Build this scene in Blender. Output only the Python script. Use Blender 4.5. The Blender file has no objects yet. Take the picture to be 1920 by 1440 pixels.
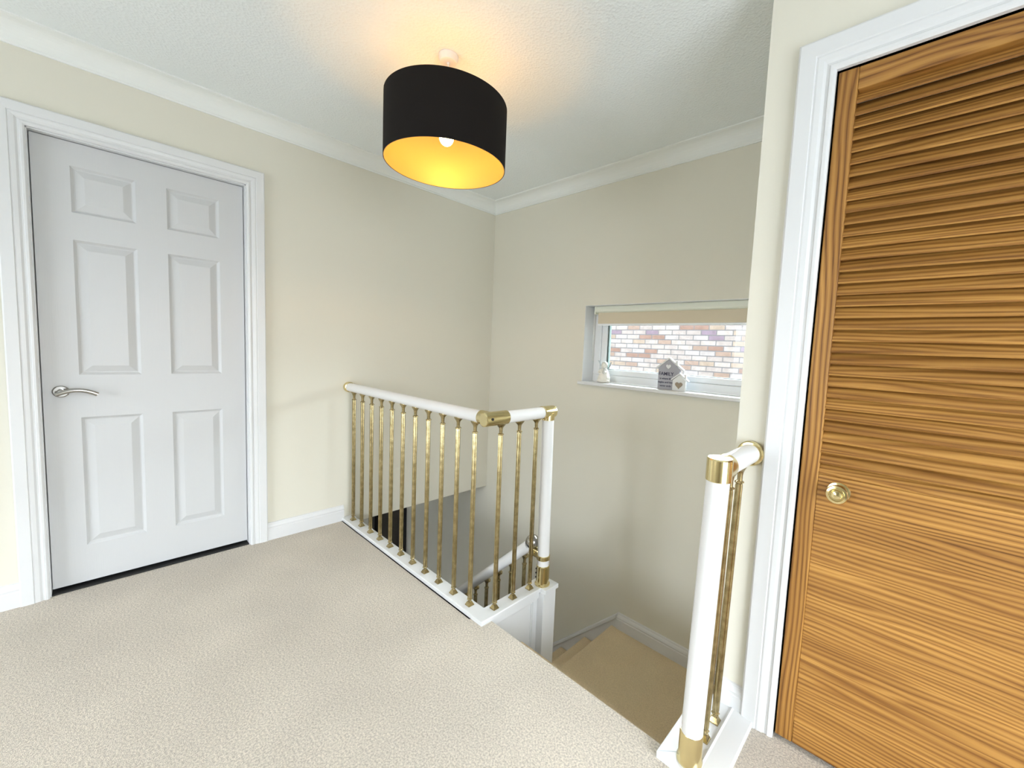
import bpy, bmesh, math, random
from mathutils import Vector, Matrix
random.seed(7)
PI = math.pi
scn = bpy.context.scene
COL = scn.collection

# ------------------------------------------------------------------ camera
F_PX, PX, PY = 774.4846, 60.298, -2.6524
yaw, pit, rol = [math.radians(a) for a in (42.2637, -4.6734, 2.5952)]
fwd = Vector((-math.sin(yaw)*math.cos(pit), math.cos(yaw)*math.cos(pit), math.sin(pit)))
rt0 = Vector((math.cos(yaw), math.sin(yaw), 0)); up0 = rt0.cross(fwd)
cx = rt0*math.cos(rol) + up0*math.sin(rol); cy = -rt0*math.sin(rol) + up0*math.cos(rol)
cam_d = bpy.data.cameras.new('camera'); cam = bpy.data.objects.new('camera', cam_d); COL.objects.link(cam)
cam_d.sensor_fit = 'HORIZONTAL'; cam_d.sensor_width = 36; cam_d.lens = F_PX/1920*36
cam_d.shift_x = -PX/1920; cam_d.shift_y = PY/1920; cam_d.clip_start = .02
M = Matrix((cx, cy, -fwd)).transposed().to_4x4(); M.translation = Vector((2.7634, -2.3366, 1.1993))
cam.matrix_world = M
scn.camera = cam

# ------------------------------------------------------------------ light and exposure
vs = scn.view_settings
scn.display_settings.display_device = 'sRGB'
vs.view_transform = 'Standard'; vs.look = 'None'; vs.exposure = -0.36; vs.gamma = 1.0; vs.use_curve_mapping = False
wd = bpy.data.worlds.new('overcast_sky'); scn.world = wd; wd.use_nodes = True
bg = wd.node_tree.nodes['Background']; bg.inputs[0].default_value = (.87, .935, 1.0, 1); bg.inputs[1].default_value = 1.0
# overcast sky: the zenith three times as bright as the horizon, darker ground below it
_nt = wd.node_tree; _tc = _nt.nodes.new('ShaderNodeTexCoord'); _sp = _nt.nodes.new('ShaderNodeSeparateXYZ'); _rp = _nt.nodes.new('ShaderNodeMapRange'); _rg = _nt.nodes.new('ShaderNodeMapRange'); _ml = _nt.nodes.new('ShaderNodeMath')
_nt.links.new(_tc.outputs['Generated'], _sp.inputs[0]); _nt.links.new(_sp.outputs['Z'], _rp.inputs['Value']); _nt.links.new(_sp.outputs['Z'], _rg.inputs['Value'])
for _n, _v in ((_rp, (0, 1, 10.0, 100.0)), (_rg, (-.06, .02, .85, 1.0))):
    for _k, _x in zip(('From Min', 'From Max', 'To Min', 'To Max'), _v): _n.inputs[_k].default_value = _x
_ml.operation = 'MULTIPLY'; _nt.links.new(_rp.outputs[0], _ml.inputs[0]); _nt.links.new(_rg.outputs[0], _ml.inputs[1]); _nt.links.new(_ml.outputs[0], bg.inputs[1])
try:
    scn.cycles.diffuse_bounces = 8; scn.cycles.max_bounces = 14; scn.cycles.transparent_max_bounces = 12
except Exception: pass

def portal(name, loc, rot, sx, sy):
    l = bpy.data.lights.new(name, 'AREA'); l.shape = 'RECTANGLE'; l.size = sx; l.size_y = sy
    l.energy = 1
    l.cycles.is_portal = True
    o = bpy.data.objects.new(name, l); COL.objects.link(o); o.location = loc; o.rotation_euler = rot
    return o
XR, YB, H, HC = 3.75, -4.3, 2.385, 2.30       # right wall, back wall, ceiling, cornice foot
XS, YW = 2.332, -.90                          # stub corner and louvre wall
ZQ, ZG = -.64, -2.54                          # quarter landing, ground floor
portal('daylight_stair_window', (1.65, .34, 1.28), (PI/2, 0, PI), 1.4, .6)
portal('daylight_right_window', (XR+.25, -1.95, 1.05), (0, PI/2, 0), 2.0, 1.3)
portal('daylight_added_back_window', (1.1, YB-.25, 1.1), (-PI/2, 0, PI), 1.4, 1.8)  # sky portal of the added back window
portal('daylight_added_hall_window', (-3.25, -3.3, -1.4), (0, -PI/2, 0), 1.2, .7)  # sky portal of the added hall window

# ------------------------------------------------------------------ materials
def mat(name, col=(.8,.8,.8), rough=.5, metal=0, spec=.5):
    m = bpy.data.materials.new(name); m.use_nodes = True
    b = m.node_tree.nodes['Principled BSDF']
    b.inputs['Base Color'].default_value = (*col, 1); b.inputs['Roughness'].default_value = rough
    b.inputs['Metallic'].default_value = metal; b.inputs['Specular IOR Level'].default_value = spec
    return m
def N(m, t, **kw):
    n = m.node_tree.nodes.new(t)
    for k, v in kw.items():
        if k in n.inputs.keys(): n.inputs[k].default_value = v
        else: setattr(n, k, v)
    return n
def L(m, a, ao, b, bi): m.node_tree.links.new(a.outputs[ao], b.inputs[bi])
def P(m): return m.node_tree.nodes['Principled BSDF']
def noise_bump(m, scale, strength, dist, detail=3, rough=.5, vec=None):
    tc = N(m, 'ShaderNodeTexCoord'); n = N(m, 'ShaderNodeTexNoise', Scale=scale, Detail=detail, Roughness=rough)
    L(m, tc, 'Object', n, 'Vector')
    b = N(m, 'ShaderNodeBump', Strength=strength, Distance=dist)
    L(m, n, 'Fac', b, 'Height'); L(m, b, 'Normal', P(m), 'Normal')
    return tc, n, b
def ramp(m, stops, interp='LINEAR'):
    r = N(m, 'ShaderNodeValToRGB'); r.color_ramp.interpolation = interp
    e = r.color_ramp.elements
    while len(e) < len(stops): e.new(.5)
    for el, (p, c) in zip(e, stops): el.position = p; el.color = (*c, 1)
    return r

M_wall = mat('cream_wall_paint', (.68, .66, .575), .85, spec=.25); noise_bump(M_wall, 160, .08, .002)
M_ceil = mat('textured_ceiling', (.78, .82, .825), .9, spec=.2)
def _ceil(m):
    tc = N(m, 'ShaderNodeTexCoord'); n = N(m, 'ShaderNodeTexNoise', Scale=70, Detail=4, Roughness=.65)
    v = N(m, 'ShaderNodeTexVoronoi', Scale=95)
    L(m, tc, 'Object', n, 'Vector'); L(m, tc, 'Object', v, 'Vector')
    a = N(m, 'ShaderNodeMath', operation='MULTIPLY'); L(m, n, 'Fac', a, 0); L(m, v, 'Distance', a, 1)
    b = N(m, 'ShaderNodeBump', Strength=.55, Distance=.006); L(m, a, 0, b, 'Height'); L(m, b, 'Normal', P(m), 'Normal')
_ceil(M_ceil)
M_cove = mat('cornice_white', (.77, .79, .77), .7, spec=.3)
M_trim = mat('white_gloss_paint', (.67, .68, .69), .32, spec=.5); noise_bump(M_trim, 60, .04, .002)
M_door = mat('white_door_paint', (.55, .56, .57), .38)
def _door(m):
    tc = N(m, 'ShaderNodeTexCoord'); mp = N(m, 'ShaderNodeMapping'); mp.inputs['Scale'].default_value = (60, 60, 3)
    n = N(m, 'ShaderNodeTexNoise', Scale=2.2, Detail=3, Distortion=1.2)
    L(m, tc, 'Object', mp, 'Vector'); L(m, mp, 'Vector', n, 'Vector')
    b = N(m, 'ShaderNodeBump', Strength=.22, Distance=.0012); L(m, n, 'Fac', b, 'Height'); L(m, b, 'Normal', P(m), 'Normal')
_door(M_door)
def carpet(name, c1, c2):
    m = mat(name, c1, 1.0, spec=.1)
    tc = N(m, 'ShaderNodeTexCoord')
    n1 = N(m, 'ShaderNodeTexNoise', Scale=170, Detail=3, Roughness=.7); n2 = N(m, 'ShaderNodeTexNoise', Scale=2.6, Detail=3)
    n3 = N(m, 'ShaderNodeTexNoise', Scale=420, Detail=2)
    for n in (n1, n2, n3): L(m, tc, 'Object', n, 'Vector')
    r = ramp(m, [(.36, c2), (.62, c1)]); L(m, n1, 'Fac', r, 'Fac')
    r2 = ramp(m, [(.3, (.86,.86,.86)), (.7, (1.,1.,1.))]); L(m, n2, 'Fac', r2, 'Fac')
    mx = N(m, 'ShaderNodeMix', data_type='RGBA', blend_type='MULTIPLY'); mx.inputs[0].default_value = 1
    m.node_tree.links.new(r.outputs[0], mx.inputs[6]); m.node_tree.links.new(r2.outputs[0], mx.inputs[7])
    m.node_tree.links.new(mx.outputs[2], P(m).inputs['Base Color'])
    ad = N(m, 'ShaderNodeMath', operation='ADD'); L(m, n1, 'Fac', ad, 0); L(m, n3, 'Fac', ad, 1)
    b = N(m, 'ShaderNodeBump', Strength=.8, Distance=.006); L(m, ad, 0, b, 'Height'); L(m, b, 'Normal', P(m), 'Normal')
    P(m).inputs['Sheen Weight'].default_value = .25
    return m
M_carpet = carpet('cream_carpet', (.77, .69, .58), (.43, .38, .32))
M_scarpet = carpet('tan_stair_carpet', (.90, .74, .49), (.76, .61, .39))
M_rail = mat('white_rail_enamel', (.72, .72, .725), .22)
M_brass = mat('polished_brass', (.76, .64, .35), .16, 1); noise_bump(M_brass, 30, .06, .002)
M_abrass = mat('aged_brass', (.42, .31, .13), .27, 1)
def _ab(m):
    tc, n, b = noise_bump(m, 45, .1, .002)
    r = ramp(m, [(.3, (.30,.235,.115)), (.55, (.42,.34,.18)), (.8, (.55,.46,.27))]); L(m, n, 'Fac', r, 'Fac'); L(m, r, 0, P(m), 'Base Color')
_ab(M_abrass)
M_chrome = mat('satin_nickel', (.40, .39, .37), .18, 1)
M_black = mat('black_hole', (.01,.01,.01), .6)
M_shade = mat('black_shade_fabric', (.008, .006, .005), .85, spec=.2)
def _sh(m):
    tc, n, b = noise_bump(m, 500, .2, .0008)
_sh(M_shade)
M_gold = mat('gold_shade_lining', (.50, .34, .11), .5, .2)
M_plastic = mat('white_plastic', (.80, .79, .75), .4)
M_bulb = mat('lit_bulb', (1,.8,.5), .5)
P(M_bulb).inputs['Emission Color'].default_value = (1, .53, .12, 1); P(M_bulb).inputs['Emission Strength'].default_value = 200
M_upvc = mat('white_upvc', (.80, .83, .86), .3)
M_gasket = mat('dark_gasket', (.05,.08,.07), .6)
M_blind = mat('beige_blind_fabric', (.62, .55, .42), .9)
M_cass = mat('cream_blind_cassette', (.74, .76, .66), .5)
M_darkdoor = mat('black_door_paint', (.012,.012,.014), .3)
M_dglass = mat('dark_door_glass', (.02,.016,.014), .08)
M_fig = mat('painted_figurine', (.80, .78, .72), .45)
M_wing = mat('figurine_wing', (.50, .56, .60), .4)
M_dog = mat('figurine_grey', (.62,.62,.58), .5)
M_grey = mat('grey_plaque_paint', (.36, .36, .40), .7)
M_white = mat('white_plaque_paint', (.72, .73, .73), .7)
M_ink = mat('dark_lettering', (.05,.05,.09), .7)
M_heart = mat('brown_glitter_heart', (.28, .22, .16), .4); noise_bump(M_heart, 700, .6, .002)
def pine(name, axis, sw=False, light=(.43,.225,.056), mid=(.29,.133,.029), dark=(.10,.037,.007), slat=0.):
    m = mat(name, mid, .42, spec=.35)
    tc = N(m, 'ShaderNodeTexCoord'); sp = N(m, 'ShaderNodeSeparateXYZ'); L(m, tc, 'Object', sp, 'Vector')
    cb = N(m, 'ShaderNodeCombineXYZ')
    def mul(src, k):
        n = N(m, 'ShaderNodeMath', operation='MULTIPLY'); L(m, *src, n, 0); n.inputs[1].default_value = k; return n
    long_, cross = ('X', 'Z') if axis == 'h' else ('Z', 'X')
    lx = mul((sp, long_), 1.0)
    if slat:
        fl = mul((sp, 'Z'), 1/slat); f2 = N(m, 'ShaderNodeMath', operation='FLOOR'); L(m, fl, 0, f2, 0)
        of = mul((f2, 0), 3.77); ad = N(m, 'ShaderNodeMath', operation='ADD'); L(m, lx, 0, ad, 0); L(m, of, 0, ad, 1); lx = ad
    cr = mul((sp, cross), 9.0)
    L(m, lx, 0, cb, 'X'); L(m, cr, 0, cb, 'Y'); L(m, mul((sp, 'Y'), 6.), 0, cb, 'Z')
    big = N(m, 'ShaderNodeTexNoise', Scale=.9, Detail=2, Roughness=.5, Distortion=.4); L(m, cb, 'Vector', big, 'Vector')
    # growth rings: contour lines of a stretched noise field plus the cross coordinate
    k = N(m, 'ShaderNodeMath', operation='MULTIPLY_ADD'); L(m, big, 'Fac', k, 0); k.inputs[1].default_value = 7.0
    L(m, mul((sp, cross), 75.), 0, k, 2)
    fr = N(m, 'ShaderNodeMath', operation='PINGPONG'); L(m, k, 0, fr, 0); fr.inputs[1].default_value = .5
    fine = N(m, 'ShaderNodeTexNoise', Scale=1.0, Detail=3, Roughness=.6)
    cb2 = N(m, 'ShaderNodeCombineXYZ'); L(m, mul((sp, long_), 5.), 0, cb2, 'X'); L(m, mul((sp, cross), 260.), 0, cb2, 'Y'); L(m, fine and cb2, 'Vector', fine, 'Vector')
    ad2 = N(m, 'ShaderNodeMath', operation='MULTIPLY_ADD'); L(m, fine, 'Fac', ad2, 0); ad2.inputs[1].default_value = .45; L(m, fr, 0, ad2, 2)
    r = ramp(m, [(.16, dark), (.36, mid), (.66, light), (.95, tuple(c*1.12 for c in light))]); L(m, ad2, 0, r, 'Fac')
    lo = N(m, 'ShaderNodeTexNoise', Scale=1.0, Detail=1)
    cb3 = N(m, 'ShaderNodeCombineXYZ'); L(m, mul((sp, long_), 1.2), 0, cb3, 'X'); L(m, mul((sp, cross), 16.), 0, cb3, 'Y'); L(m, cb3, 'Vector', lo, 'Vector')
    r2 = ramp(m, [(.3, (.72,.66,.6)), (.7, (1.1,1.1,1.1))]); L(m, lo, 'Fac', r2, 'Fac')
    mx = N(m, 'ShaderNodeMix', data_type='RGBA', blend_type='MULTIPLY'); mx.inputs[0].default_value = 1
    m.node_tree.links.new(r.outputs[0], mx.inputs[6]); m.node_tree.links.new(r2.outputs[0], mx.inputs[7])
    m.node_tree.links.new(mx.outputs[2], P(m).inputs['Base Color'])
    b = N(m, 'ShaderNodeBump', Strength=.25, Distance=.001); L(m, ad2, 0, b, 'Height'); L(m, b, 'Normal', P(m), 'Normal')
    return m
PITCH = .0325
M_pineh = pine('pine_horizontal_grain', 'h'); M_pines = pine('pine_slats', 'h', dark=(.17,.072,.015), slat=PITCH); M_pinev = pine('pine_vertical_grain', 'v')
def _brick():
    m = mat('buff_stock_brick', (.7,.6,.5), .9, spec=.1)
    tc = N(m, 'ShaderNodeTexCoord'); sp = N(m, 'ShaderNodeSeparateXYZ'); cb = N(m, 'ShaderNodeCombineXYZ')
    L(m, tc, 'Object', sp, 'Vector'); L(m, sp, 'X', cb, 'X'); L(m, sp, 'Z', cb, 'Y')
    br = N(m, 'ShaderNodeTexBrick', Scale=1.0); br.offset = .5
    br.inputs['Brick Width'].default_value = .225; br.inputs['Row Height'].default_value = .075
    br.inputs['Mortar Size'].default_value = .007; br.inputs['Mortar Smooth'].default_value = .1
    br.inputs['Color1'].default_value = (0,0,0,1); br.inputs['Color2'].default_value = (1,1,1,1); br.inputs['Mortar'].default_value = (0,0,0,1); br.inputs['Bias'].default_value = 0
    L(m, cb, 'Vector', br, 'Vector')
    r = ramp(m, [(0, (0.054,0.046,0.044)), (.30, (0.060,0.052,0.049)), (.52, (0.051,0.039,0.031)), (.60, (0.058,0.052,0.052)), (.74, (0.040,0.024,0.019)), (.86, (0.045,0.031,0.025)), (.94, (0.033,0.024,0.031))], 'CONSTANT')
    L(m, br, 'Color', r, 'Fac')
    n = N(m, 'ShaderNodeTexNoise', Scale=14, Detail=4); L(m, tc, 'Object', n, 'Vector')
    rn = ramp(m, [(.35, (.80,.78,.76)), (.65, (1.,1.,1.))]); L(m, n, 'Fac', rn, 'Fac')
    mx = N(m, 'ShaderNodeMix', data_type='RGBA', blend_type='MULTIPLY'); mx.inputs[0].default_value = 1
    m.node_tree.links.new(r.outputs[0], mx.inputs[6]); m.node_tree.links.new(rn.outputs[0], mx.inputs[7])
    m2 = N(m, 'ShaderNodeMix', data_type='RGBA'); m.node_tree.links.new(br.outputs['Fac'], m2.inputs[0])
    m.node_tree.links.new(mx.outputs[2], m2.inputs[6]); m2.inputs[7].default_value = (.021,.0195,.0205,1)
    m.node_tree.links.new(m2.outputs[2], P(m).inputs['Base Color'])
    b = N(m, 'ShaderNodeBump', Strength=.5, Distance=.006, invert=True); L(m, br, 'Fac', b, 'Height'); L(m, b, 'Normal', P(m), 'Normal')
    return m
M_brick = _brick()
def _glass():
    m = bpy.data.materials.new('window_glass'); m.use_nodes = True; nt = m.node_tree; nt.nodes.clear()
    o = nt.nodes.new('ShaderNodeOutputMaterial'); mx = nt.nodes.new('ShaderNodeMixShader'); t = nt.nodes.new('ShaderNodeBsdfTransparent')
    g = nt.nodes.new('ShaderNodeBsdfGlossy'); g.inputs['Roughness'].default_value = .02; fr = nt.nodes.new('ShaderNodeFresnel'); fr.inputs[0].default_value = 1.3
    t.inputs[0].default_value = (.95,.98,.97,1)
    nt.links.new(fr.outputs[0], mx.inputs[0]); nt.links.new(t.outputs[0], mx.inputs[1]); nt.links.new(g.outputs[0], mx.inputs[2]); nt.links.new(mx.outputs[0], o.inputs[0])
    return m
M_glass = _glass()

# ------------------------------------------------------------------ mesh helpers
class MB:
    def __init__(s): s.b = bmesh.new()
    def box(s, x0, x1, y0, y1, z0, z1, bev=0):
        r = bmesh.ops.create_cube(s.b, size=1)
        for v in r['verts']: v.co = Vector((x0+(x1-x0)*(v.co.x+.5), y0+(y1-y0)*(v.co.y+.5), z0+(z1-z0)*(v.co.z+.5)))
        if bev:
            es = list({e for v in r['verts'] for e in v.link_edges})
            bmesh.ops.bevel(s.b, geom=es, offset=bev, segments=2, affect='EDGES', profile=.5)
        return s
    def lathe(s, prof, a=(0,0,0), d=(0,0,1), seg=32, flute=0, fn=8):
        """prof: list of (distance along d, radius); closed at both ends"""
        d = Vector(d).normalized(); a = Vector(a)
        u = d.orthogonal().normalized(); w = d.cross(u); rings = []
        for h, r in prof:
            ring = []
            for i in range(seg):
                t = 2*PI*i/seg; rr = r*(1 - flute*(.5+.5*math.cos(fn*t))) if flute else r
                ring.append(s.b.verts.new(a + d*h + u*rr*math.cos(t) + w*rr*math.sin(t)))
            rings.append(ring)
        for A, B in zip(rings, rings[1:]):
            for i in range(seg):
                f = s.b.faces.new((A[i], A[(i+1) % seg], B[(i+1) % seg], B[i])); f.smooth = True
        s.b.faces.new(list(reversed(rings[0]))); s.b.faces.new(rings[-1])
        return s
    def tube(s, a, b, r, seg=32, r2=None):
        a = Vector(a); b = Vector(b); return s.lathe([(0, r), ((b-a).length, r if r2 is None else r2)], a, b-a, seg)
    def prism(s, pts, a, b, ex, ey):
        """closed 2-D outline pts extruded from a to b, with the outline axes ex, ey"""
        a = Vector(a); b = Vector(b); ex = Vector(ex); ey = Vector(ey)
        A = [s.b.verts.new(a+ex*p[0]+ey*p[1]) for p in pts]; B = [s.b.verts.new(b+ex*p[0]+ey*p[1]) for p in pts]
        n = len(pts)
        for i in range(n): s.b.faces.new((A[i], A[(i+1) % n], B[(i+1) % n], B[i]))
        s.b.faces.new(list(reversed(A))); s.b.faces.new(B)
        return s
    def sweep(s, path, prof, closed=False):
        """profile rings given as explicit list of point lists, bridged"""
        R = [[s.b.verts.new(p) for p in ring] for ring in path]
        n = len(R[0])
        for A, B in zip(R, R[1:]):
            for i in range(n): s.b.faces.new((A[i], A[(i+1) % n], B[(i+1) % n], B[i]))
        s.b.faces.new(list(reversed(R[0]))); s.b.faces.new(R[-1])
        return s
    def ball(s, c, r, sc=(1,1,1), rot=None, seg=20):
        q = bmesh.ops.create_uvsphere(s.b, u_segments=seg, v_segments=seg//2+2, radius=r)
        mt = Matrix.Diagonal(Vector((*sc, 1)))
        if rot: mt = Matrix.Rotation(rot[0], 4, rot[1]) @ mt
        for v in q['verts']: v.co = mt @ v.co + Vector(c)
        for v in q['verts']:
            for f in v.link_faces: f.smooth = True
        return s
    def bent(s, pts, rads, seg=16, flat=(1,1)):
        """tube along a polyline"""
        pts = [Vector(p) for p in pts]; rings = []
        for i, p in enumerate(pts):
            d = (pts[min(i+1, len(pts)-1)] - pts[max(i-1, 0)]).normalized()
            u = Vector((0,0,1)).cross(d); u = u.normalized() if u.length > 1e-4 else Vector((1,0,0)); w = d.cross(u)
            r = rads[i] if isinstance(rads, (list, tuple)) else rads
            rings.append([s.b.verts.new(p + u*r*flat[0]*math.cos(2*PI*k/seg) + w*r*flat[1]*math.sin(2*PI*k/seg)) for k in range(seg)])
        for A, B in zip(rings, rings[1:]):
            for k in range(seg):
                f = s.b.faces.new((A[k], A[(k+1) % seg], B[(k+1) % seg], B[k])); f.smooth = True
        s.b.faces.new(list(reversed(rings[0]))); s.b.faces.new(rings[-1])
        return s
    def build(s, name, m, parent=None, bevel=0):
        bmesh.ops.recalc_face_normals(s.b, faces=s.b.faces)
        for e in s.b.edges:
            if len(e.link_faces) == 2 and e.calc_face_angle(0) > math.radians(35): e.smooth = False
        me = bpy.data.meshes.new(name)
        if parent is not None and parent.type == 'EMPTY':
            s.b.transform(Matrix.Translation(-parent.location))
        elif parent is not None:
            off = Vector(parent.get('_o', (0,0,0))); s.b.transform(Matrix.Translation(-off))
        s.b.to_mesh(me); s.b.free()
        o = bpy.data.objects.new(name, me); COL.objects.link(o); me.materials.append(m)
        if parent is not None:
            o.parent = parent
            o['_o'] = tuple(parent.location) if parent.type == 'EMPTY' else tuple(parent.get('_o', (0,0,0)))
        if bevel:
            b = o.modifiers.new('soft_edges', 'BEVEL'); b.width = bevel; b.segments = 2; b.limit_method = 'ANGLE'
        return o
def tag(o, label=None, cat=None, group=None, kind=None):
    if label: o['label'] = label
    if cat: o['category'] = cat
    if group: o['group'] = group
    if kind: o['kind'] = kind
    return o
def struct(o, label, cat): return tag(o, label, cat, None, 'structure')
def thing(name, loc, label, cat, group=None, kind=None):
    o = bpy.data.objects.new(name, None); COL.objects.link(o); o.location = loc; o.empty_display_size = .1
    return tag(o, label, cat, group, kind)

# ------------------------------------------------------------------ room shell
ZL = -.036            # foot of the left wall over the stair
dY0, dY1, dZ = -2.500, -1.742, 2.012      # white door opening in the left wall
w = MB(); w.box(-.12, 0, YB, dY0, 0, H); w.box(-.12, 0, dY0, dY1, dZ, H); w.box(-.12, 0, dY1, -1.235, 0, H); w.box(-.12, 0, -1.235, 0, ZL, H)
struct(w.build('wall_left', M_wall), 'cream wall with the white panelled door, behind the balusters', 'wall')
wx0, wx1, wz0, wz1 = .998, 2.30, .985, 1.512
w = MB(); w.box(-3.1, wx0, 0, .3, ZG-.1, 2.5); w.box(wx1, 3.0, 0, .3, ZG-.1, 2.5); w.box(wx0, wx1, 0, .3, ZG-.1, wz0-.022); w.box(wx0, wx1, 0, .3, wz1, 2.5)
struct(w.build('wall_far', M_wall), 'tall cream stairwell wall with the small window, down to the hall', 'wall')
lx0, lx1, lz = 2.516, 3.29, 2.011
w = MB(); w.box(XS, lx0, YW, YW+.1, 0, H); w.box(lx0, lx1, YW, YW+.1, lz, H); w.box(lx1, XR, YW, YW+.1, 0, H)
w.box(XS, XS+.1, YW+.1, 0, ZQ, H); w.box(XS, XS+.1, -1.235, YW+.1, ZQ-.1, 0-.001)
struct(w.build('wall_right', M_wall), 'cream wall around the louvred pine door, its end beside the stairs', 'wall')
w = MB(); w.box(2.45, XR, YW+.6, YW+.7, 0, H); w.box(XR-.02, XR, YW+.1, YW+.6, 0, H)
struct(w.build('wall_cupboard', M_wall), 'inside of the cupboard behind the louvred pine door', 'wall')
# side wall and back wall, both with windows behind the camera, the back one added for daylight
a, b, c, d = -2.5, -1.2, .30, 2.0
w = MB(); w.box(XR, XR+.15, YB, a, 0, H); w.box(XR, XR+.15, b, YW+.7, 0, H); w.box(XR, XR+.15, a, b, 0, c-.1); w.box(XR, XR+.15, a, b, d, H)
struct(w.build('wall_side', M_wall), 'cream side wall behind the camera with a window', 'wall')
a, b, c, d = .45, 1.75, .3, 1.9
w = MB(); w.box(-.12, a, YB-.15, YB, 0, H); w.box(b, XR+.15, YB-.15, YB, 0, H); w.box(a, b, YB-.15, YB, 0, c); w.box(a, b, YB-.15, YB, d, H)
struct(w.build('wall_back', M_wall), 'cream back wall behind the camera with a window added for daylight', 'wall')
w = MB(); w.box(-.12, XR+.15, YB-.15, .3, H, H+.1)
struct(w.build('ceiling', M_ceil), 'white textured ceiling above the landing', 'ceiling')
# landing floor (thickness .22), the carpet turns over the edge of the first step
YE, YF = -1.187, -1.235
w = MB(); w.box(-.12, 1.44, YB, YF+.02, -.22, 0); w.box(1.44, 2.30, YB, YE, -.22, 0, 0); w.box(2.30, XR, YB, YW, -.22, 0)
fl = struct(w.build('floor', M_carpet), 'cream pile carpet on the landing', 'floor')
w = MB(); w.box(2.45, XR, YW, YW+.6, -.22, -.005)
struct(w.build('floor_cupboard', M_carpet), 'floor of the cupboard behind the louvred door', 'floor')
w = MB(); w.box(-3.1, -.12, YB-.15, 0, ZL, -.004)
struct(w.build('floor_bedroom', M_carpet), 'floor slab of the room beyond the white door', 'floor')
w = MB(); w.box(-1.3, -1.2, YB, 0, -.004, H); w.box(-1.2, -.12, YB-.15, YB, -.004, H); w.box(-1.3, -.12, YB-.15, .3, H, H+.1)
struct(w.build('wall_bedroom', M_wall), 'walls of the dark room beyond the white door', 'wall')
# ground floor hall
w = MB(); w.box(-3.1, 2.6, YB, 0, ZG-.1, ZG)
struct(w.build('floor_hall', mat('grey_laminate', (.30,.31,.33), .5)), 'grey hall floor at the foot of the stairs', 'floor')
a, b, c, d = -3.6, -3.0, -2.0, -.8
w = MB(); w.box(-3.2, -3.1, YB, a, ZG, .0); w.box(-3.2, -3.1, b, 0, ZG, 0); w.box(-3.2, -3.1, a, b, ZG, c); w.box(-3.2, -3.1, a, b, d, 0)
w.box(-3.2, 2.6, YB-.1, YB, ZG, -.22); w.box(2.5, 2.6, YB, 0, ZG, -.22)
struct(w.build('wall_hall', M_wall), 'walls of the hall below the landing', 'wall')

# cornice
def cove_pts(n=9, p=.085, h=.085):
    pts = [(0, h), (0, 0), (.007, 0), (.007, .006)]
    for i in range(n):
        t = PI/2*i/(n-1); pts.append((.012+(p-.022)*(1-math.cos(t)), .010+(h-.019)*math.sin(t)))
    return pts + [(p, h-.006), (p, h)]
cv = cove_pts()
for i, (a, b, ex, lab) in enumerate([((0,YB,HC),(0,0,HC),(1,0,0),'white coved cornice along the left wall'),
        ((0,0,HC),(XS,0,HC),(0,-1,0),'white coved cornice above the stairwell window'),
        ((XS,YW,HC),(XR,YW,HC),(0,-1,0),'white coved cornice above the louvred door')]):
    struct(MB().prism(cv, a, b, ex, (0,0,1)).build('trim_%d' % (i+1), M_cove), lab, 'cornice')

# skirting
sk = [(0,0), (.016,0), (.016,.066), (.0135,.069), (.0135,.074), (.015,.079), (.012,.088), (.007,.095), (.006,.101), (0,.103)]
def skirt(name, a, b, ex, lab, pts=sk, k=1.):
    return struct(MB().prism([(x*k, z) for x, z in pts], a, b, ex, (0,0,1)).build(name, M_trim), lab, 'skirting board')
skirt('baseboard_left', (0, -1.668, 0), (0, -1.232, 0), (1,0,0), 'white skirting between the white door and the balustrade')
skirt('baseboard_left_end', (0, YB, 0), (0, -2.571, 0), (1,0,0), 'white skirting at the left end of the left wall')
skirt('baseboard_right', (XS, YW, 0.0), (2.424, YW, 0.0), (0,-1,0), 'white skirting between the short balustrade and the louvred door frame')
skirt('baseboard_far', (1.41, 0, ZQ), (XS, 0, ZQ), (0,-1,0), 'white moulded skirting around the quarter landing', k=1.6)
# raked string with cap moulding down the stairs
run, rise = .21, .19; sl = rise/run
def rake(x): return -.537 + (x-1.41)*sl*1.03
st = MB()
x1 = -.75
A = [(1.41, rake(1.41)-.024), (x1, rake(x1)-.024), (x1, rake(x1)-.36), (1.41, ZQ)]
st.prism(A, (0,0,0), (0,-.018,0), (1,0,0), (0,0,1))
B = [(1.41, rake(1.41)), (x1, rake(x1)), (x1, rake(x1)-.03), (1.41, rake(1.41)-.03)]
struct(st.build('trim_5', M_trim), 'white string board descending beside the lower stairs', 'trim')
st = MB(); st.prism(B, (0,0,0), (0,-.030,0), (1,0,0), (0,0,1))
struct(st.build('trim_6', M_trim, bevel=.004), 'white raked moulding along the top of the string board', 'trim')

# stairs: two hidden treads, quarter landing, lower flight
w = MB()
w.box(1.45, XS, YE, -.97, ZQ, -.213, .008); w.box(1.45, XS, -.98, -.75, ZQ, -.427, .008); w.box(1.365, XS, -.88, 0, ZQ-.19, ZQ, .01)
for k in range(1, 10):
    x0 = 1.365 - run*k; z = ZQ - rise*k
    w.box(x0, x0+run+.03, -.80, -.018, z-.19, z, .012)
struct(w.build('stairs', M_scarpet), 'tan carpeted quarter landing and stairs turning down to the left', 'stairs')

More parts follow.
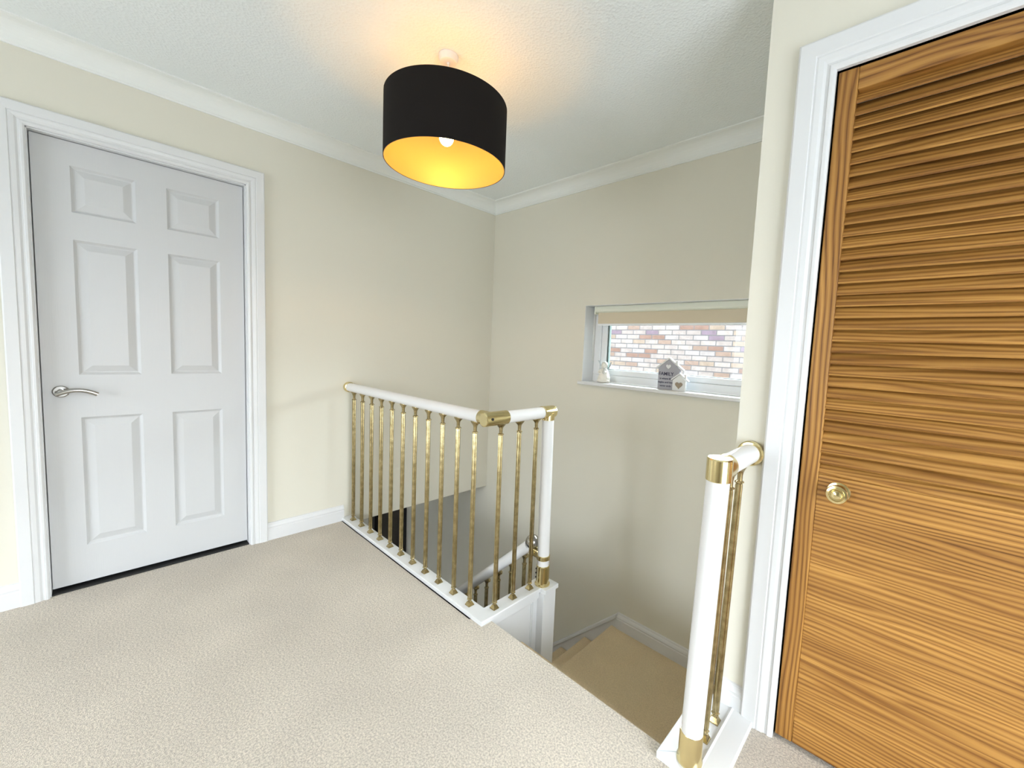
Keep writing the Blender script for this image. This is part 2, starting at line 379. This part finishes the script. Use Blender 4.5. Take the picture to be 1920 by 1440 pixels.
# apron panel and newel block beside the stairs
w = MB(); w.box(1.395, 1.448, -1.235, -.86, -.9, .0)
w.box(1.448, 1.456, -1.235, -.875, -.045, -.002); w.box(1.448, 1.452, -1.235, -.875, -.052, -.045)
w.box(1.448, 1.455, -.905, -.875, -.9, -.045); w.box(1.448, 1.452, -.912, -.905, -.9, -.052)
struct(w.build('trim_7', M_trim, bevel=.0015), 'white apron panel under the short run of the corner balustrade', 'trim')
w = MB(); w.box(1.395, 1.496, -.876, -.784, -1.7, .0)
struct(w.build('trim_8', M_trim, bevel=.002), 'square white newel block below the slim round newel', 'trim')
w = MB(); w.box(1.38, 1.395, -1.235, -.80, -.95, 0); w.box(0, 1.395, -1.25, -1.237, -.25, 0)
struct(w.build('trim_9', M_trim), 'white facing boards inside the stairwell edge', 'trim')
# stair string (open side of the lower flight)
st = MB(); q = lambda x: -.60 + (x-1.365)*sl
st.prism([(1.40, q(1.40)), (-.75, q(-.75)), (-.75, q(-.75)-.30), (1.40, q(1.40)-.34)], (0,-.85,0), (0,-.805,0), (1,0,0), (0,0,1))
struct(st.build('trim_10', M_trim), 'white stair string under the sloping handrail', 'trim')

# ------------------------------------------------------------------ white six panel door
door = thing('door_1', (0, dY0, 0), 'white six panel door with a curved lever handle, in the left wall', 'door', kind='structure')
def panel_leaf(y0, y1, z0, z1, xf, rects, thick=.035):
    b = MB(); bm = b.b
    ys = sorted({y0, y1, *[r[0] for r in rects], *[r[1] for r in rects]}); zs = sorted({z0, z1, *[r[2] for r in rects], *[r[3] for r in rects]})
    V = {}
    def v(y, z, x):
        k = (round(y,5), round(z,5), round(x,5))
        if k not in V: V[k] = bm.verts.new((x, y, z))
        return V[k]
    for i in range(len(ys)-1):
        for j in range(len(zs)-1):
            Y0, Y1, Z0, Z1 = ys[i], ys[i+1], zs[j], zs[j+1]
            if any(r[0]-1e-5 <= Y0 and r[1]+1e-5 >= Y1 and r[2]-1e-5 <= Z0 and r[3]+1e-5 >= Z1 for r in rects): continue
            bm.faces.new((v(Y0,Z0,xf), v(Y1,Z0,xf), v(Y1,Z1,xf), v(Y0,Z1,xf)))
    for (Y0, Y1, Z0, Z1) in rects:
        rings = []
        for ins, dx in ((0,0), (.004,-.004), (.010,-.0095), (.014,-.010), (.040,-.0015), (.042,-.001)):
            rings.append([v(Y0+ins,Z0+ins,xf+dx), v(Y1-ins,Z0+ins,xf+dx), v(Y1-ins,Z1-ins,xf+dx), v(Y0+ins,Z1-ins,xf+dx)])
        for A, B in zip(rings, rings[1:]):
            for k in range(4): bm.faces.new((A[k], A[(k+1)%4], B[(k+1)%4], B[k]))
        bm.faces.new(rings[-1])
    o = [v(y0,z0,xf), v(y1,z0,xf), v(y1,z1,xf), v(y0,z1,xf)]; k = [bm.verts.new((xf-thick, p.co.y, p.co.z)) for p in o]
    bm.faces.new(list(reversed(k)))
    # edges of the slab
    def side(pred, kk):
        vs_ = sorted([p for p in V.values() if pred(p.co) and abs(p.co.x-xf) < 1e-6], key=lambda p: (p.co.y+p.co.z))
        bm.faces.new(vs_ + [kk[1], kk[0]])
    side(lambda c: abs(c.z-z0) < 1e-6, (k[0], k[1])); side(lambda c: abs(c.z-z1) < 1e-6, (k[3], k[2]))
    side(lambda c: abs(c.y-y0) < 1e-6, (k[0], k[3])); side(lambda c: abs(c.y-y1) < 1e-6, (k[1], k[2]))
    return b
cols = [(-2.376, -2.174), (-2.066, -1.862)]; rows = [(.193, .794), (.988, 1.583), (1.700, 1.897)]
rects = [(c[0], c[1], r[0], r[1]) for c in cols for r in rows]
leaf = panel_leaf(-2.484, -1.758, .020, 1.996, -.03, rects).build('door_leaf', M_door, door)
h = MB(); h.lathe([(0,.026), (.006,.026), (.009,.022), (.009,.011), (.040,.010), (.044,.008)], (-.03, -2.432, .915), (1,0,0), 32)
hd = h.build('handle_rose', M_chrome, door)
pts = [(.012, -2.447 + .125*t, .905 + .020*math.sin(PI*min(1, t*.9+.0)) - .010*t*t) for t in [i/14 for i in range(15)]]
h = MB().bent(pts, [.0085]*15, 14, (.8, 1.1))
h.build('lever_handle', M_chrome, door)
fr = MB(); fr.box(-.12, 0.0, dY0, -2.487, 0, dZ); fr.box(-.12, 0, -1.755, dY1, 0, dZ); fr.box(-.12, 0, dY0, dY1, 1.999, dZ)
fr.box(-.08, -.066, -2.487, -2.47, 0, 2.0); fr.box(-.08, -.066, -1.772, -1.755, 0, 2.0)
fr.build('door_lining', M_trim, door, bevel=.001)
th = MB().box(-.12, -.002, -2.487, -1.755, .001, .006).build('shaded_threshold', M_black, door)  # coloured black to stand in for shade in the gap under the door
# back of the doorway so that no light leaks under the door
# architrave profile: (across from opening outward, out of wall)
ar = [(0,0), (0,.012), (.005,.016), (.011,.0165), (.013,.013), (.018,.012), (.024,.0165), (.034,.0185), (.038,.0175), (.040,.0205), (.070,.0215), (.074,.018), (.074,0)]
def architrave(name, P0, P1, zt, ux, nrm, plane, width, label):
    """P0,P1: inner edges along the wall axis; ux wall axis vector; nrm outward"""
    ux = Vector(ux); nrm = Vector(nrm); base = Vector(plane); k = width/.074
    b = MB()
    def ring(pos, corner):
        out = []
        for (t, o_) in ar:
            t *= k
            out.append(base + ux*(pos + (-t if corner[0] < 0 else t)) + nrm*o_ + Vector((0,0,1))*(corner[1] + (t if corner[2] else 0)))
        return out
    b.sweep([ring(P0, (-1, 0, 0)), ring(P0, (-1, zt, 1)), ring(P1, (1, zt, 1)), ring(P1, (1, 0, 0))], None)
    return struct(b.build(name, M_trim), label, 'door frame')
architrave('trim_11', -2.491, -1.750, 2.004, (0,1,0), (1,0,0), (0,0,0), .082, 'white moulded architrave around the white panelled door')

# ------------------------------------------------------------------ louvred pine door
ld = thing('door_2', (lx0, YW, 0), 'pine door with louvred upper half and brass knob, at the right', 'door', kind='structure')
fy = YW + .004      # front face of stiles
MB().box(lx0+.003, 2.566, fy, fy+.03, .008, 2.0085, .003).build('stile', M_pinev, ld)
MB().box(3.237, lx1-.003, fy, fy+.03, .008, 2.0085, .003).build('stile', M_pinev, ld)
MB().box(2.566, 3.237, fy+.002, fy+.028, 1.948, 2.0085, .002).build('top_rail', M_pineh, ld)
MB().box(2.566, 3.237, fy+.002, fy+.028, .700, .867, .0015).build('middle_rail', M_pineh, ld)
MB().box(2.566, 3.237, fy+.002, fy+.028, .008, .080, .003).build('bottom_rail', M_pineh, ld)
def slats(z0, z1, dy, tilt, name, m):
    b = MB(); n = int(round((z1-z0)/PITCH)); p = (z1-z0)/n
    for i in range(n):
        zc = z0 + p*(i+.5); hh = .0240; ty = math.sin(tilt)*hh; tz = math.cos(tilt)*hh; t = .0035
        # lower edge leans out to the room (towards -y)
        yc = fy + dy
        pr = [(yc-ty-t*math.cos(tilt), zc-tz+t*math.sin(tilt)), (yc-ty, zc-tz-t*.6), (yc-ty+t*math.cos(tilt), zc-tz-t*math.sin(tilt)*.2),
              (yc+ty+t*math.cos(tilt), zc+tz-t*math.sin(tilt)), (yc+ty-t*math.cos(tilt), zc+tz+t*math.sin(tilt))]
        b.prism(pr, (2.566,0,0), (3.237,0,0), (0,1,0), (0,0,1))
    return b.build(name, m, ld)
slats(.873, 1.948, .016, math.radians(35), 'louvre_slats', M_pines)
# lower half: close boarded panel
b = MB(); n = 6; p = (.700-.080)/n
for i in range(n): b.box(2.566, 3.237, fy+.004, fy+.022, .080+p*i, .080+p*(i+1), .0012)
b.build('lower_panel', M_pines, ld)
kx, kz = 2.618, .826
kb = MB().lathe([(0,.0235), (.002,.0245), (.004,.0235), (.005,.020), (.006,.012), (.016,.0095), (.021,.012), (.024,.021), (.028,.0225), (.031,.021), (.032,.016), (.0305,.0145), (.0305,.012), (.034,.010), (.036,.005), (.0365,.001)], (kx, fy+.002, kz), (0,-1,0), 40)
for v in kb.b.verts: v.co = Vector((kx, fy+.002, kz)) + (v.co-Vector((kx, fy+.002, kz)))*1.2
kb = kb.build('knob', M_brass, ld)
w = MB(); w.box(lx0-.014, lx0, YW+.0, YW+.1, 0, lz+.012); w.box(lx1, lx1+.014, YW, YW+.1, 0, lz+.012); w.box(lx0, lx1, YW, YW+.1, lz, lz+.012)
w.build('door_lining', M_trim, ld)
architrave('trim_12', lx0-.0, lx1+.0, lz, (1,0,0), (0,-1,0), (0,YW,0), .096, 'white moulded architrave around the louvred pine door')

# ------------------------------------------------------------------ balustrade pieces
RB = .0108; RR = .0275
def baluster(x, y, z0, z1, parent, ydir=(1,0), lean=0):
    """turned brass spindle with square foot below and saddle above"""
    b = MB(); b.lathe([(z0+.024, .008), (z0+.028, .0130), (z0+.031, .0130), (z0+.034, .0095), (z0+.04, RB), (z1-.058, RB), (z1-.052, .0095), (z1-.049, .0135), (z1-.045, .0135), (z1-.041, .0075)], (x,y,0), (0,0,1), 32, .22, 8)
    if lean:
        for v in b.b.verts: v.co.x += lean*(v.co.z-z0)/(z1-z0)
    o = b.build('baluster', M_abrass, parent)
    f = MB(); f.box(x-.0155, x+.0155, y-.0155, y+.0155, z0, z0+.004, .001)
    r = bmesh.ops.create_cone(f.b, cap_ends=True, segments=4, radius1=.0200, radius2=.0110, depth=.014)
    for v in r['verts']: v.co = Matrix.Rotation(PI/4, 4, 'Z') @ v.co + Vector((x, y, z0+.011))
    f.lathe([(z0+.017, .0075), (z0+.026, .0068)], (x,y,0), (0,0,1), 16)
    f.build('foot', M_abrass, o)
    s_ = MB(); dx, dy = ydir; x += lean
    s_.lathe([(z1-.045, .0075), (z1-.024, .0080), (z1-.014, .010)], (x,y,0), (0,0,1), 16)
    # saddle: flared cradle under the rail, long along the rail
    ring = []
    for zz, a_, c_ in ((z1-.018, .009, .009), (z1-.011, .016, .011), (z1-.003, .026, .015), (z1+.001, .027, .016), (z1+.005, .026, .016)):
        ring.append([Vector((x + (dx*a_*ca - dy*c_*sa), y + (dy*a_*ca + dx*c_*sa), zz)) for ca, sa in [(math.cos(2*PI*k/20), math.sin(2*PI*k/20)) for k in range(20)]])
    s_.sweep(ring, None)
    s_.build('saddle', M_abrass, o)
    return o
YR, XN, YN, ZR = -1.205, 1.438, -.838, .893
RT = ZR - RR     # underside of the rail
bal = thing('landing_balustrade', (XN, YR, .02), 'corner balustrade of white rails on brass balusters around the stairwell', 'balustrade')
MB().tube((.028, YR, ZR), (XN-.055, YR, ZR), RR, 40).build('handrail', M_rail, bal)
MB().tube((XN, -1.115, ZR), (XN, YN-.045, ZR), RR, 40).build('handrail', M_rail, bal)
MB().lathe([(0,.033), (.006,.034), (.024,.034), (.030,.032), (.031,.029)], (.001, YR, ZR), (1,0,0), 40).build('wall_socket', M_brass, bal)
e = MB(); e.lathe([(0,.026), (.003,.030), (.012,.0310), (.128,.0310), (.130,.028)], (XN, YR-.040, ZR), (0,1,0), 40)
e.lathe([(0,.028), (.002,.0310), (.060,.0310)], (XN-.062, YR, ZR), (1,0,0), 40)
el = e.build('corner_joint', M_brass, bal)
MB().lathe([(0,.006), (.004,.006)], (XN+.029, YR-.014, ZR+.004), (1,0,0), 16).build('screw_hole', M_black, el)
e = MB(); e.lathe([(0,.028), (.002,.0310), (.075,.0310), (.082,.030), (.085,.027)], (XN, YN-.048, ZR), (0,1,0), 40)
e.lathe([(0,.029), (.002,.0320), (.036,.0320)], (XN, YN, ZR-.040), (0,0,1), 40)
e.build('newel_joint', M_brass, bal)
for i in range(11): baluster(.092+.1245*i, YR, .02, RT, bal)
for y in (-1.140, -1.027, -.915): baluster(XN-.004, y, .02, RT, bal, (0,1))
nw = MB().tube((XN+.012, YN, .11), (XN, YN, ZR-.036), .0295, 40).build('newel_post', M_rail, bal)
e = MB(); e.lathe([(0,.038), (.006,.038), (.010,.033), (.098,.033), (.101,.030)], (XN+.012, YN, .02), (0,0,1), 40); e.build('brass_base', M_brass, nw)
for zz in (.05, .072, .094): pass
sc = MB()
for zz in (.056, .078, .100): sc.lathe([(0,.004), (.003,.004), (.004,.002)], (XN+.012-.023, YN-.024, zz), (-.7,-.7,0), 12)
sc.build('screws', M_black, nw)
MB().lathe([(0,.0315), (.002,.0335), (.021,.0335), (.023,.0315)], (XN+.011, YN, .150), (0,0,1), 40).build('brass_collar', M_brass, nw)
bs = MB()
bs.prism([(.0,-.03), (.0,.02), (.068,.02), (.070,.017), (.070,-.004), (.066,-.004), (.066,-.03)], (0.002, YR+.032, 0), (XN-.038, YR+.032, 0), (0,-1,0), (0,0,1))
bs.prism([(.0,-.03), (.0,.02), (.070,.02), (.073,.017), (.073,.002), (.066,-.004), (.066,-.03)], (XN-.038, YR-.038, 0), (XN-.038, -.872, 0), (1,0,0), (0,0,1))
bs.box(XN-.045, 1.505, -.872, -.775, -.002, .02, .002)
bs.build('base_board', M_trim, bal)

# short balustrade at the louvred wall
X2, Y2 = 2.372, -1.190
b2 = thing('end_balustrade', (X2, Y2, .02), 'short balustrade with a round white newel beside the louvred door', 'balustrade')
n2 = MB().tube((X2-.008, Y2, .112), (X2+.008, Y2, .862), .0305, 48).build('newel_post', M_rail, b2)
MB().lathe([(0,.036), (.008,.0365), (.014,.033), (.090,.0325), (.093,.031)], (X2-.009, Y2, .02), (0,0,1), 48).build('brass_base', M_brass, n2)
MB().tube((X2+.010, Y2, ZR+.002), (X2+.010, YW-.028, ZR+.002), .0305, 40).build('handrail', M_rail, b2)
e = MB(); e.lathe([(0,.0315), (.002,.034), (.060,.034), (.064,.031)], (X2+.009, Y2, .862), (0,0,1), 48)
e.lathe([(0,.030), (.030,.033), (.052,.0335), (.054,.031)], (X2+.010, Y2, ZR+.002), (0,1,0), 40)
e.build('brass_cap', M_brass, b2)
MB().lathe([(0,.031), (.001,.036), (.006,.040), (.022,.040), (.027,.038)], (X2+.010, YW-.029, ZR+.002), (0,1,0), 40).build('wall_socket', M_brass, b2)
for y in (-1.095, -1.008): baluster(X2-.003, y, .022, RT+.002, b2, (0,1), .014)
bs = MB(); bs.box(2.281, 2.392, -1.235, YW, -.10, .021, .002)
bs.prism([(0,0), (0,.024), (.004,.0255), (.010,.0225), (.066,.018), (.069,.015), (.069,0)], (2.390, -1.235, 0), (2.390, YW, 0), (1,0,0), (0,0,1))
bs.build('base_board', M_trim, b2)
g = MB(); g.prism([(0,0),(.002,0),(.002,.0012),(0,.0012)], (2.283,-1.232,.0205), (2.345,-1.175,.0205), (.7,-.7,0), (0,0,1)); g.build('mitre_joint', mat('joint_grey', (.5,.55,.62), .6), b2)

# sloping handrail of the lower flight
zr = lambda x: .205 + (x-1.372)*.885
sr = thing('stair_handrail', (1.372, YN, .205), 'sloping white handrail on brass balusters descending behind the corner balustrade', 'handrail')
MB().tube((1.352, YN, zr(1.352)), (-.55, YN, zr(-.55)), .0285, 36).build('handrail', M_rail, sr)
bl = MB().ball((1.372, YN, .212), .037, seg=32); bl.build('end_ball', M_chrome, sr)
br = MB(); br.box(1.372, 1.425, YN-.014, YN+.014, .145, .185, .006); br.lathe([(0,.016), (.03,.016)], (1.385, YN-.018, .165), (0,1,0), 24); br.build('bracket', M_brass, sr)
for i in range(11):
    x = 1.312 - .0985*i
    zt = zr(x) - .037
    z0 = q(x) + .0
    baluster(x, YN+.008, z0, zt, sr)

# ------------------------------------------------------------------ pendant light
LX, LY = 1.212, -1.306
lamp = thing('pendant_light', (LX, LY, H), 'drum pendant light with black shade and gold lining, hanging from the ceiling', 'ceiling light')
MB().lathe([(0,.036), (-.002,.040), (-.014,.039), (-.026,.034), (-.028,.030), (-.0285,.006), (-.036,.005)], (LX, LY, H), (0,0,1), 40).build('ceiling_rose', M_plastic, lamp)
MB().lathe([(-.32,.003), (-.03,.003)], (LX, LY, H), (0,0,1), 12).build('cord', M_plastic, lamp)
ZB, ZT, RS = 1.945, 2.190, .248
s_ = MB(); bm = s_.b; rings = []
for r, z in ((RS, ZB), (RS, ZT), (RS-.0015, ZT), (RS-.0015, ZB)):
    rings.append([bm.verts.new((LX+r*math.cos(2*PI*k/96), LY+r*math.sin(2*PI*k/96), z)) for k in range(96)])
for A, B in zip(rings, rings[1:]+rings[:1]):
    for k in range(96):
        f = bm.faces.new((A[k], A[(k+1)%96], B[(k+1)%96], B[k])); f.smooth = True
sh = s_.build('lamp_shade', M_shade, lamp)
s_ = MB(); bm = s_.b; rings = []
for r, z in ((RS-.0016, ZB+.0005), (RS-.0016, ZT-.0005), (RS-.004, ZT-.0005), (RS-.004, ZB+.0005)):
    rings.append([bm.verts.new((LX+r*math.cos(2*PI*k/96), LY+r*math.sin(2*PI*k/96), z)) for k in range(96)])
for A, B in zip(rings, rings[1:]+rings[:1]):
    for k in range(96):
        f = bm.faces.new((A[k], A[(k+1)%96], B[(k+1)%96], B[k])); f.smooth = True
s_.build('gold_lining', M_gold, sh)
sp_ = MB()
for k in range(3):
    t = 2*PI*k/3+.4; sp_.tube((LX+.02*math.cos(t), LY+.02*math.sin(t), ZT-.03), (LX+(RS-.004)*math.cos(t), LY+(RS-.004)*math.sin(t), ZT-.004), .0015, 8)
sp_.lathe([(0,.021), (.004,.021)], (LX, LY, ZT-.032), (0,0,1), 24)
sp_.build('shade_carrier', M_plastic, sh)
t = math.radians(-108); sm = MB(); tx, ty = -math.sin(t), math.cos(t); nx, ny = math.cos(t), math.sin(t)
sm.prism([(-.003, 0), (.003, 0), (.003, .0012), (-.003, .0012)], (LX+nx*RS, LY+ny*RS, ZB+.004), (LX+nx*RS, LY+ny*RS, ZT-.004), (tx, ty, 0), (nx, ny, 0))
sm.build('seam', mat('brown_seam_fabric', (.035,.022,.015), .8), sh)
MB().lathe([(0,.014), (.03,.019), (.075,.019), (.08,.010), (.10,.004)], (LX, LY, 2.085), (0,0,1), 24).build('bulb_holder', M_plastic, lamp)
MB().ball((LX, LY, 2.060), .029, (1,1,1.1), seg=28).build('bulb', M_bulb, lamp)

# ------------------------------------------------------------------ stairwell window
win = thing('window_1', (1.6, .15, wz0), 'small wide white window in the stairwell wall, brickwork outside', 'window', kind='structure')
fy0, fy1 = .125, .19
f = MB(); fx0, fx1, fz0, fz1 = wx0+.002, wx1, wz0, wz1
f.box(fx0, fx0+.055, fy0, fy1, fz0+.05, fz1-.055); f.box(fx1-.055, fx1, fy0, fy1, fz0+.05, fz1-.055); f.box(fx0, fx1, fy0, fy1, fz1-.055, fz1); f.box(fx0, fx1, fy0, fy1, fz0, fz0+.05)
f.build('window_frame', M_upvc, win, bevel=.004)
f = MB(); a = .055; c = .1
f.box(fx0+a, fx0+c, fy0+.012, fy1, fz0+.088, fz1-c); f.box(fx1-c, fx1-a, fy0+.012, fy1, fz0+.088, fz1-c); f.box(fx0+a, fx1-a, fy0+.012, fy1, fz1-c, fz1-a); f.box(fx0+a, fx1-a, fy0+.012, fy1, fz0+.05, fz0+.088)
f.build('sash', M_upvc, win, bevel=.005)
f = MB(); f.box(fx0+c, fx0+c+.008, fy0+.022, fy0+.05, fz0+.088, fz1-c); f.box(fx0+c, fx1-c, fy0+.03, fy0+.05, fz0+.088, fz0+.092); f.build('gasket', M_gasket, win)
MB().box(fx0+c, fx1-c, fy0+.03, fy0+.034, fz0+.088, fz1-c).build('pane', M_glass, win)
rv = MB(); rv.box(wx0-.0005, wx0+.003, .001, fy0, wz0, wz1); rv.box(wx0, wx1, .001, fy0, wz1-.003, wz1+.0005)
rv.build('reveal', M_trim, win)
s_ = MB(); s_.box(wx0-.018, wx1+.02, -.030, 0, wz0-.022, wz0, .004); s_.box(wx0+.001, wx1-.001, 0, fy0, wz0-.022, wz0)
s_.build('window_sill', M_trim, win)
# roller blind
bd = thing('roller_blind', (1.65, .07, 1.505), 'cream roller blind, mostly rolled up, at the top of the stairwell window', 'blind')
bx0, bx1 = wx0+.052, wx1-.01
MB().prism([(0,0), (.060,0), (.060,-.030), (.050,-.042), (.010,-.042), (0,-.034)], (bx0, .045, 1.5085), (bx1, .045, 1.5085), (0,1,0), (0,0,1)).build('cassette', M_cass, bd, bevel=.003)
MB().box(bx0+.014, bx1-.014, .066, .0675, 1.388, 1.470).build('fabric', M_blind, bd)
MB().box(bx0+.012, bx1-.012, .060, .072, 1.378, 1.391, .003).build('bottom_bar', M_upvc, bd)
MB().box(bx0-.006, bx0+.004, .043, .108, 1.455, 1.5085, .003).build('end_bracket', M_cass, bd)
ch = MB(); ch.tube((bx0-.008, .050, 1.13), (bx0-.008, .050, 1.475), .0018, 8); ch.tube((bx0-.008, .064, 1.13), (bx0-.008, .064, 1.475), .0018, 8); ch.build('pull_chain', M_plastic, bd)

w = MB(); w.box(XR+.15, XR+2.4, YB-2.4, .6, 2.06, 2.2); w.box(-1.5, XR+.15, YB-2.4, YB-.15, 2.06, 2.2)  # unseen roof added to keep zenith light off the rear windows
struct(w.build('sky_blocker_roof', M_trim), 'unseen roof added to block the high sky from the windows behind the camera', 'roof')
# neighbour's brick wall and the ground between
w = MB(); w.box(-6, 9, 3.7, 3.9, -2.8, 1.9)
struct(w.build('wall_outside', M_brick), 'buff and red brick wall of the next house, seen through the window', 'brick wall')
w = MB(); w.box(-8, 11, .3, 9, -2.9, -2.8)
struct(w.build('ground_outside', mat('grey_paving', (.45,.44,.42), .9)), 'paving between the two houses', 'ground')

# ------------------------------------------------------------------ ornaments on the sill
SZ = wz0 + .0005
pl = thing('house_ornament', (1.64, .045, SZ), 'grey wooden house plaque reading FAMILY with a small white house, on the sill', 'ornament')
py = .035
def prismY(pts, y0, y1): return MB().prism(pts, (0,y0,0), (0,y1,0), (1,0,0), (0,0,1))
z = SZ
prismY([(1.562,z), (1.690,z), (1.700,z+.125), (1.627,z+.183), (1.562,z+.130)], py, py+.018).build('large_house', M_grey, pl)
r_ = prismY([(1.548,z+.122), (1.628,z+.186), (1.716,z+.118), (1.722,z+.124), (1.628,z+.197), (1.543,z+.128)], py-.002, py+.022)
r_.box(1.668, 1.684, py, py+.018, z+.150, z+.178)
r_.build('roof', M_white, pl)
prismY([(1.668,z), (1.748,z), (1.748,z+.062), (1.708,z+.094), (1.668,z+.062)], py-.020, py-.003).build('small_house', M_white, pl)
r_ = prismY([(1.660,z+.060), (1.708,z+.098), (1.762,z+.056), (1.766,z+.061), (1.709,z+.107), (1.656,z+.066)], py-.023, py-.001)
r_.box(1.738, 1.748, py-.02, py-.003, z+.078, z+.100)
r_.build('small_roof', M_white, pl)
def heart(cx_, cz_, s, y0, y1):
    pts = []
    for k in range(40):
        t = 2*PI*k/40; pts.append((cx_ + s*16*math.sin(t)**3/17, cz_ + s*(13*math.cos(t)-5*math.cos(2*t)-2*math.cos(3*t)-math.cos(4*t))/17))
    return prismY(pts, y0, y1)
heart(1.627, z+.140, .017, py-.003, py).build('white_heart', M_white, pl)
heart(1.708, z+.034, .024, py-.0235, py-.020).build('glitter_heart', M_heart, pl)
def text(s, x, zz, size, y, name):
    cu = bpy.data.curves.new(name, 'FONT'); cu.body = s; cu.size = size; cu.extrude = .0004; cu.align_x = 'CENTER'; cu.offset = size*.012
    t_ = bpy.data.objects.new(name, cu); COL.objects.link(t_); bpy.context.view_layer.update()
    me = bpy.data.meshes.new_from_object(t_.evaluated_get(bpy.context.evaluated_depsgraph_get())); bpy.data.objects.remove(t_)
    o = bpy.data.objects.new(name, me); COL.objects.link(o); me.materials.clear(); me.materials.append(M_ink)
    o.parent = pl; o.location = Vector((x, y, zz)) - pl.location; o.rotation_euler = (PI/2, 0, 0)
text('FAMILY', 1.613, z+.085, .030, py-.0006, 'lettering')
for k, s in enumerate(('is where life', 'begins and love', 'never ends')): text(s, 1.613, z+.060-.022*k, .0165, py-.0006, 'lettering')

an = thing('angel_figurine', (1.15, .05, SZ), 'small white winged angel figurine at the left end of the window sill', 'figurine')
bd_ = MB(); bx, by = 1.150, .05
bd_.lathe([(0,.030), (.004,.036), (.030,.037), (.055,.030), (.080,.019), (.092,.012)], (bx, by, z), (0,0,1), 24)
for k in range(8):
    t = PI + PI*k/7; bd_.ball((bx+.030*math.cos(t), by+.026*math.sin(t), z+.022), .010, (1,1,2.2), seg=10)
bd_.ball((bx-.008, by-.030, z+.012), .014, (1.6,1,.8), seg=12); bd_.ball((bx+.040, by-.020, z+.010), .012, (1.5,1,.8), seg=12)
bd_.bent([(bx-.018,by-.005,z+.078), (bx-.026,by-.020,z+.062), (bx-.008,by-.032,z+.056)], [.008,.007,.006], 10)
bd_.bent([(bx+.018,by-.005,z+.078), (bx+.028,by-.020,z+.064), (bx+.012,by-.032,z+.060)], [.008,.007,.006], 10)
body = bd_.build('body', M_fig, an)
hh = MB().ball((bx, by-.004, z+.106), .0175, (.95,.95,1.1), seg=20); hh.ball((bx, by-.021, z+.104), .003, seg=8); hh.build('head', M_fig, body)
hr = MB().ball((bx, by+.002, z+.112), .019, (1.05,1,.95), seg=16); hr.ball((bx+.014, by, z+.100), .008, (1,1,1.6), seg=10); hr.ball((bx-.014, by, z+.100), .008, (1,1,1.6), seg=10); hr.build('hair', M_dog, body)
for sgn in (-1, 1):
    wg = MB(); wp = [(0,.0), (.012,.020), (.036,.040), (.052,.066), (.040,.062), (.034,.046), (.026,.034), (.022,.012), (.012,-.006)]
    if sgn > 0: wp = [(a*.55, b*.9) for a, b in wp]
    wg.prism([(bx+sgn*(a+.006), z+.066+b) for a, b in wp], (0,by+.016,0), (0,by+.021,0), (1,0,0), (0,0,1)); wg.build('wing', M_wing, an, bevel=.0015)
pet = MB().ball((bx+.020, by-.034, z+.066), .012, (1,.9,.9), seg=14); pet.ball((bx+.024, by-.036, z+.084), .0095, seg=12); pet.ball((bx+.018, by-.034, z+.094), .004, (1,1,1.8), seg=8); pet.ball((bx+.030, by-.034, z+.094), .004, (1,1,1.8), seg=8)
pet.build('pet', M_dog, an)

an.scale = (1.12, 1.12, 1.12)

# ------------------------------------------------------------------ windows behind the camera and dark door in the hall
def plain_window(name, x0, x1, y0, y1, z0, z1, lab):
    o = thing(name, ((x0+x1)/2, (y0+y1)/2, z0), lab, 'window', kind='structure'); f = MB(); t = .05
    if x1-x0 < y1-y0:
        f.box(x0,x1,y0,y0+t,z0,z1); f.box(x0,x1,y1-t,y1,z0,z1); f.box(x0,x1,y0+t,y1-t,z0,z0+t); f.box(x0,x1,y0+t,y1-t,z1-t,z1); f.box(x0,x1,(y0+y1)/2-.03,(y0+y1)/2+.03,z0,z1)
    else:
        f.box(x0,x0+t,y0,y1,z0,z1); f.box(x1-t,x1,y0,y1,z0,z1); f.box(x0+t,x1-t,y0,y1,z0,z0+t); f.box(x0+t,x1-t,y0,y1,z1-t,z1); f.box((x0+x1)/2-.03,(x0+x1)/2+.03,y0,y1,z0,z1)
    f.build('window_frame', M_upvc, o)
plain_window('window_2', XR+.04, XR+.10, -2.5, -1.2, .20, 2.0, 'side window behind the camera')
plain_window('added_window_3', .45, 1.75, YB-.10, YB-.04, .3, 1.9, 'unseen back window added to bring daylight onto the landing')  # added out of view as an extra daylight source for the landing
plain_window('added_window_4', -3.17, -3.12, -3.6, -3.0, -2.0, -.8, 'unseen hall window added to let daylight into the hall')  # added out of view to lift the dim lower hall
d3 = thing('door_3', (-1.73, -.02, ZG), 'black framed glazed door in the hall, glimpsed between the balusters', 'door', kind='structure')
f = MB(); f.box(-2.12, -2.02, -.05, 0, ZG, -.52); f.box(-1.44, -1.355, -.05, 0, ZG, -.52); f.box(-2.02, -1.44, -.05, 0, -.60, -.52); f.box(-2.02, -1.44, -.05, 0, ZG, ZG+.2); f.box(-2.02,-1.44,-.04,0,-1.55,-1.42)
f.build('door_frame', M_darkdoor, d3)
MB().box(-2.02, -1.44, -.02, -.008, ZG+.2, -.60).build('pane', M_dglass, d3)

for o in bpy.data.objects:
    if '_o' in o: del o['_o']
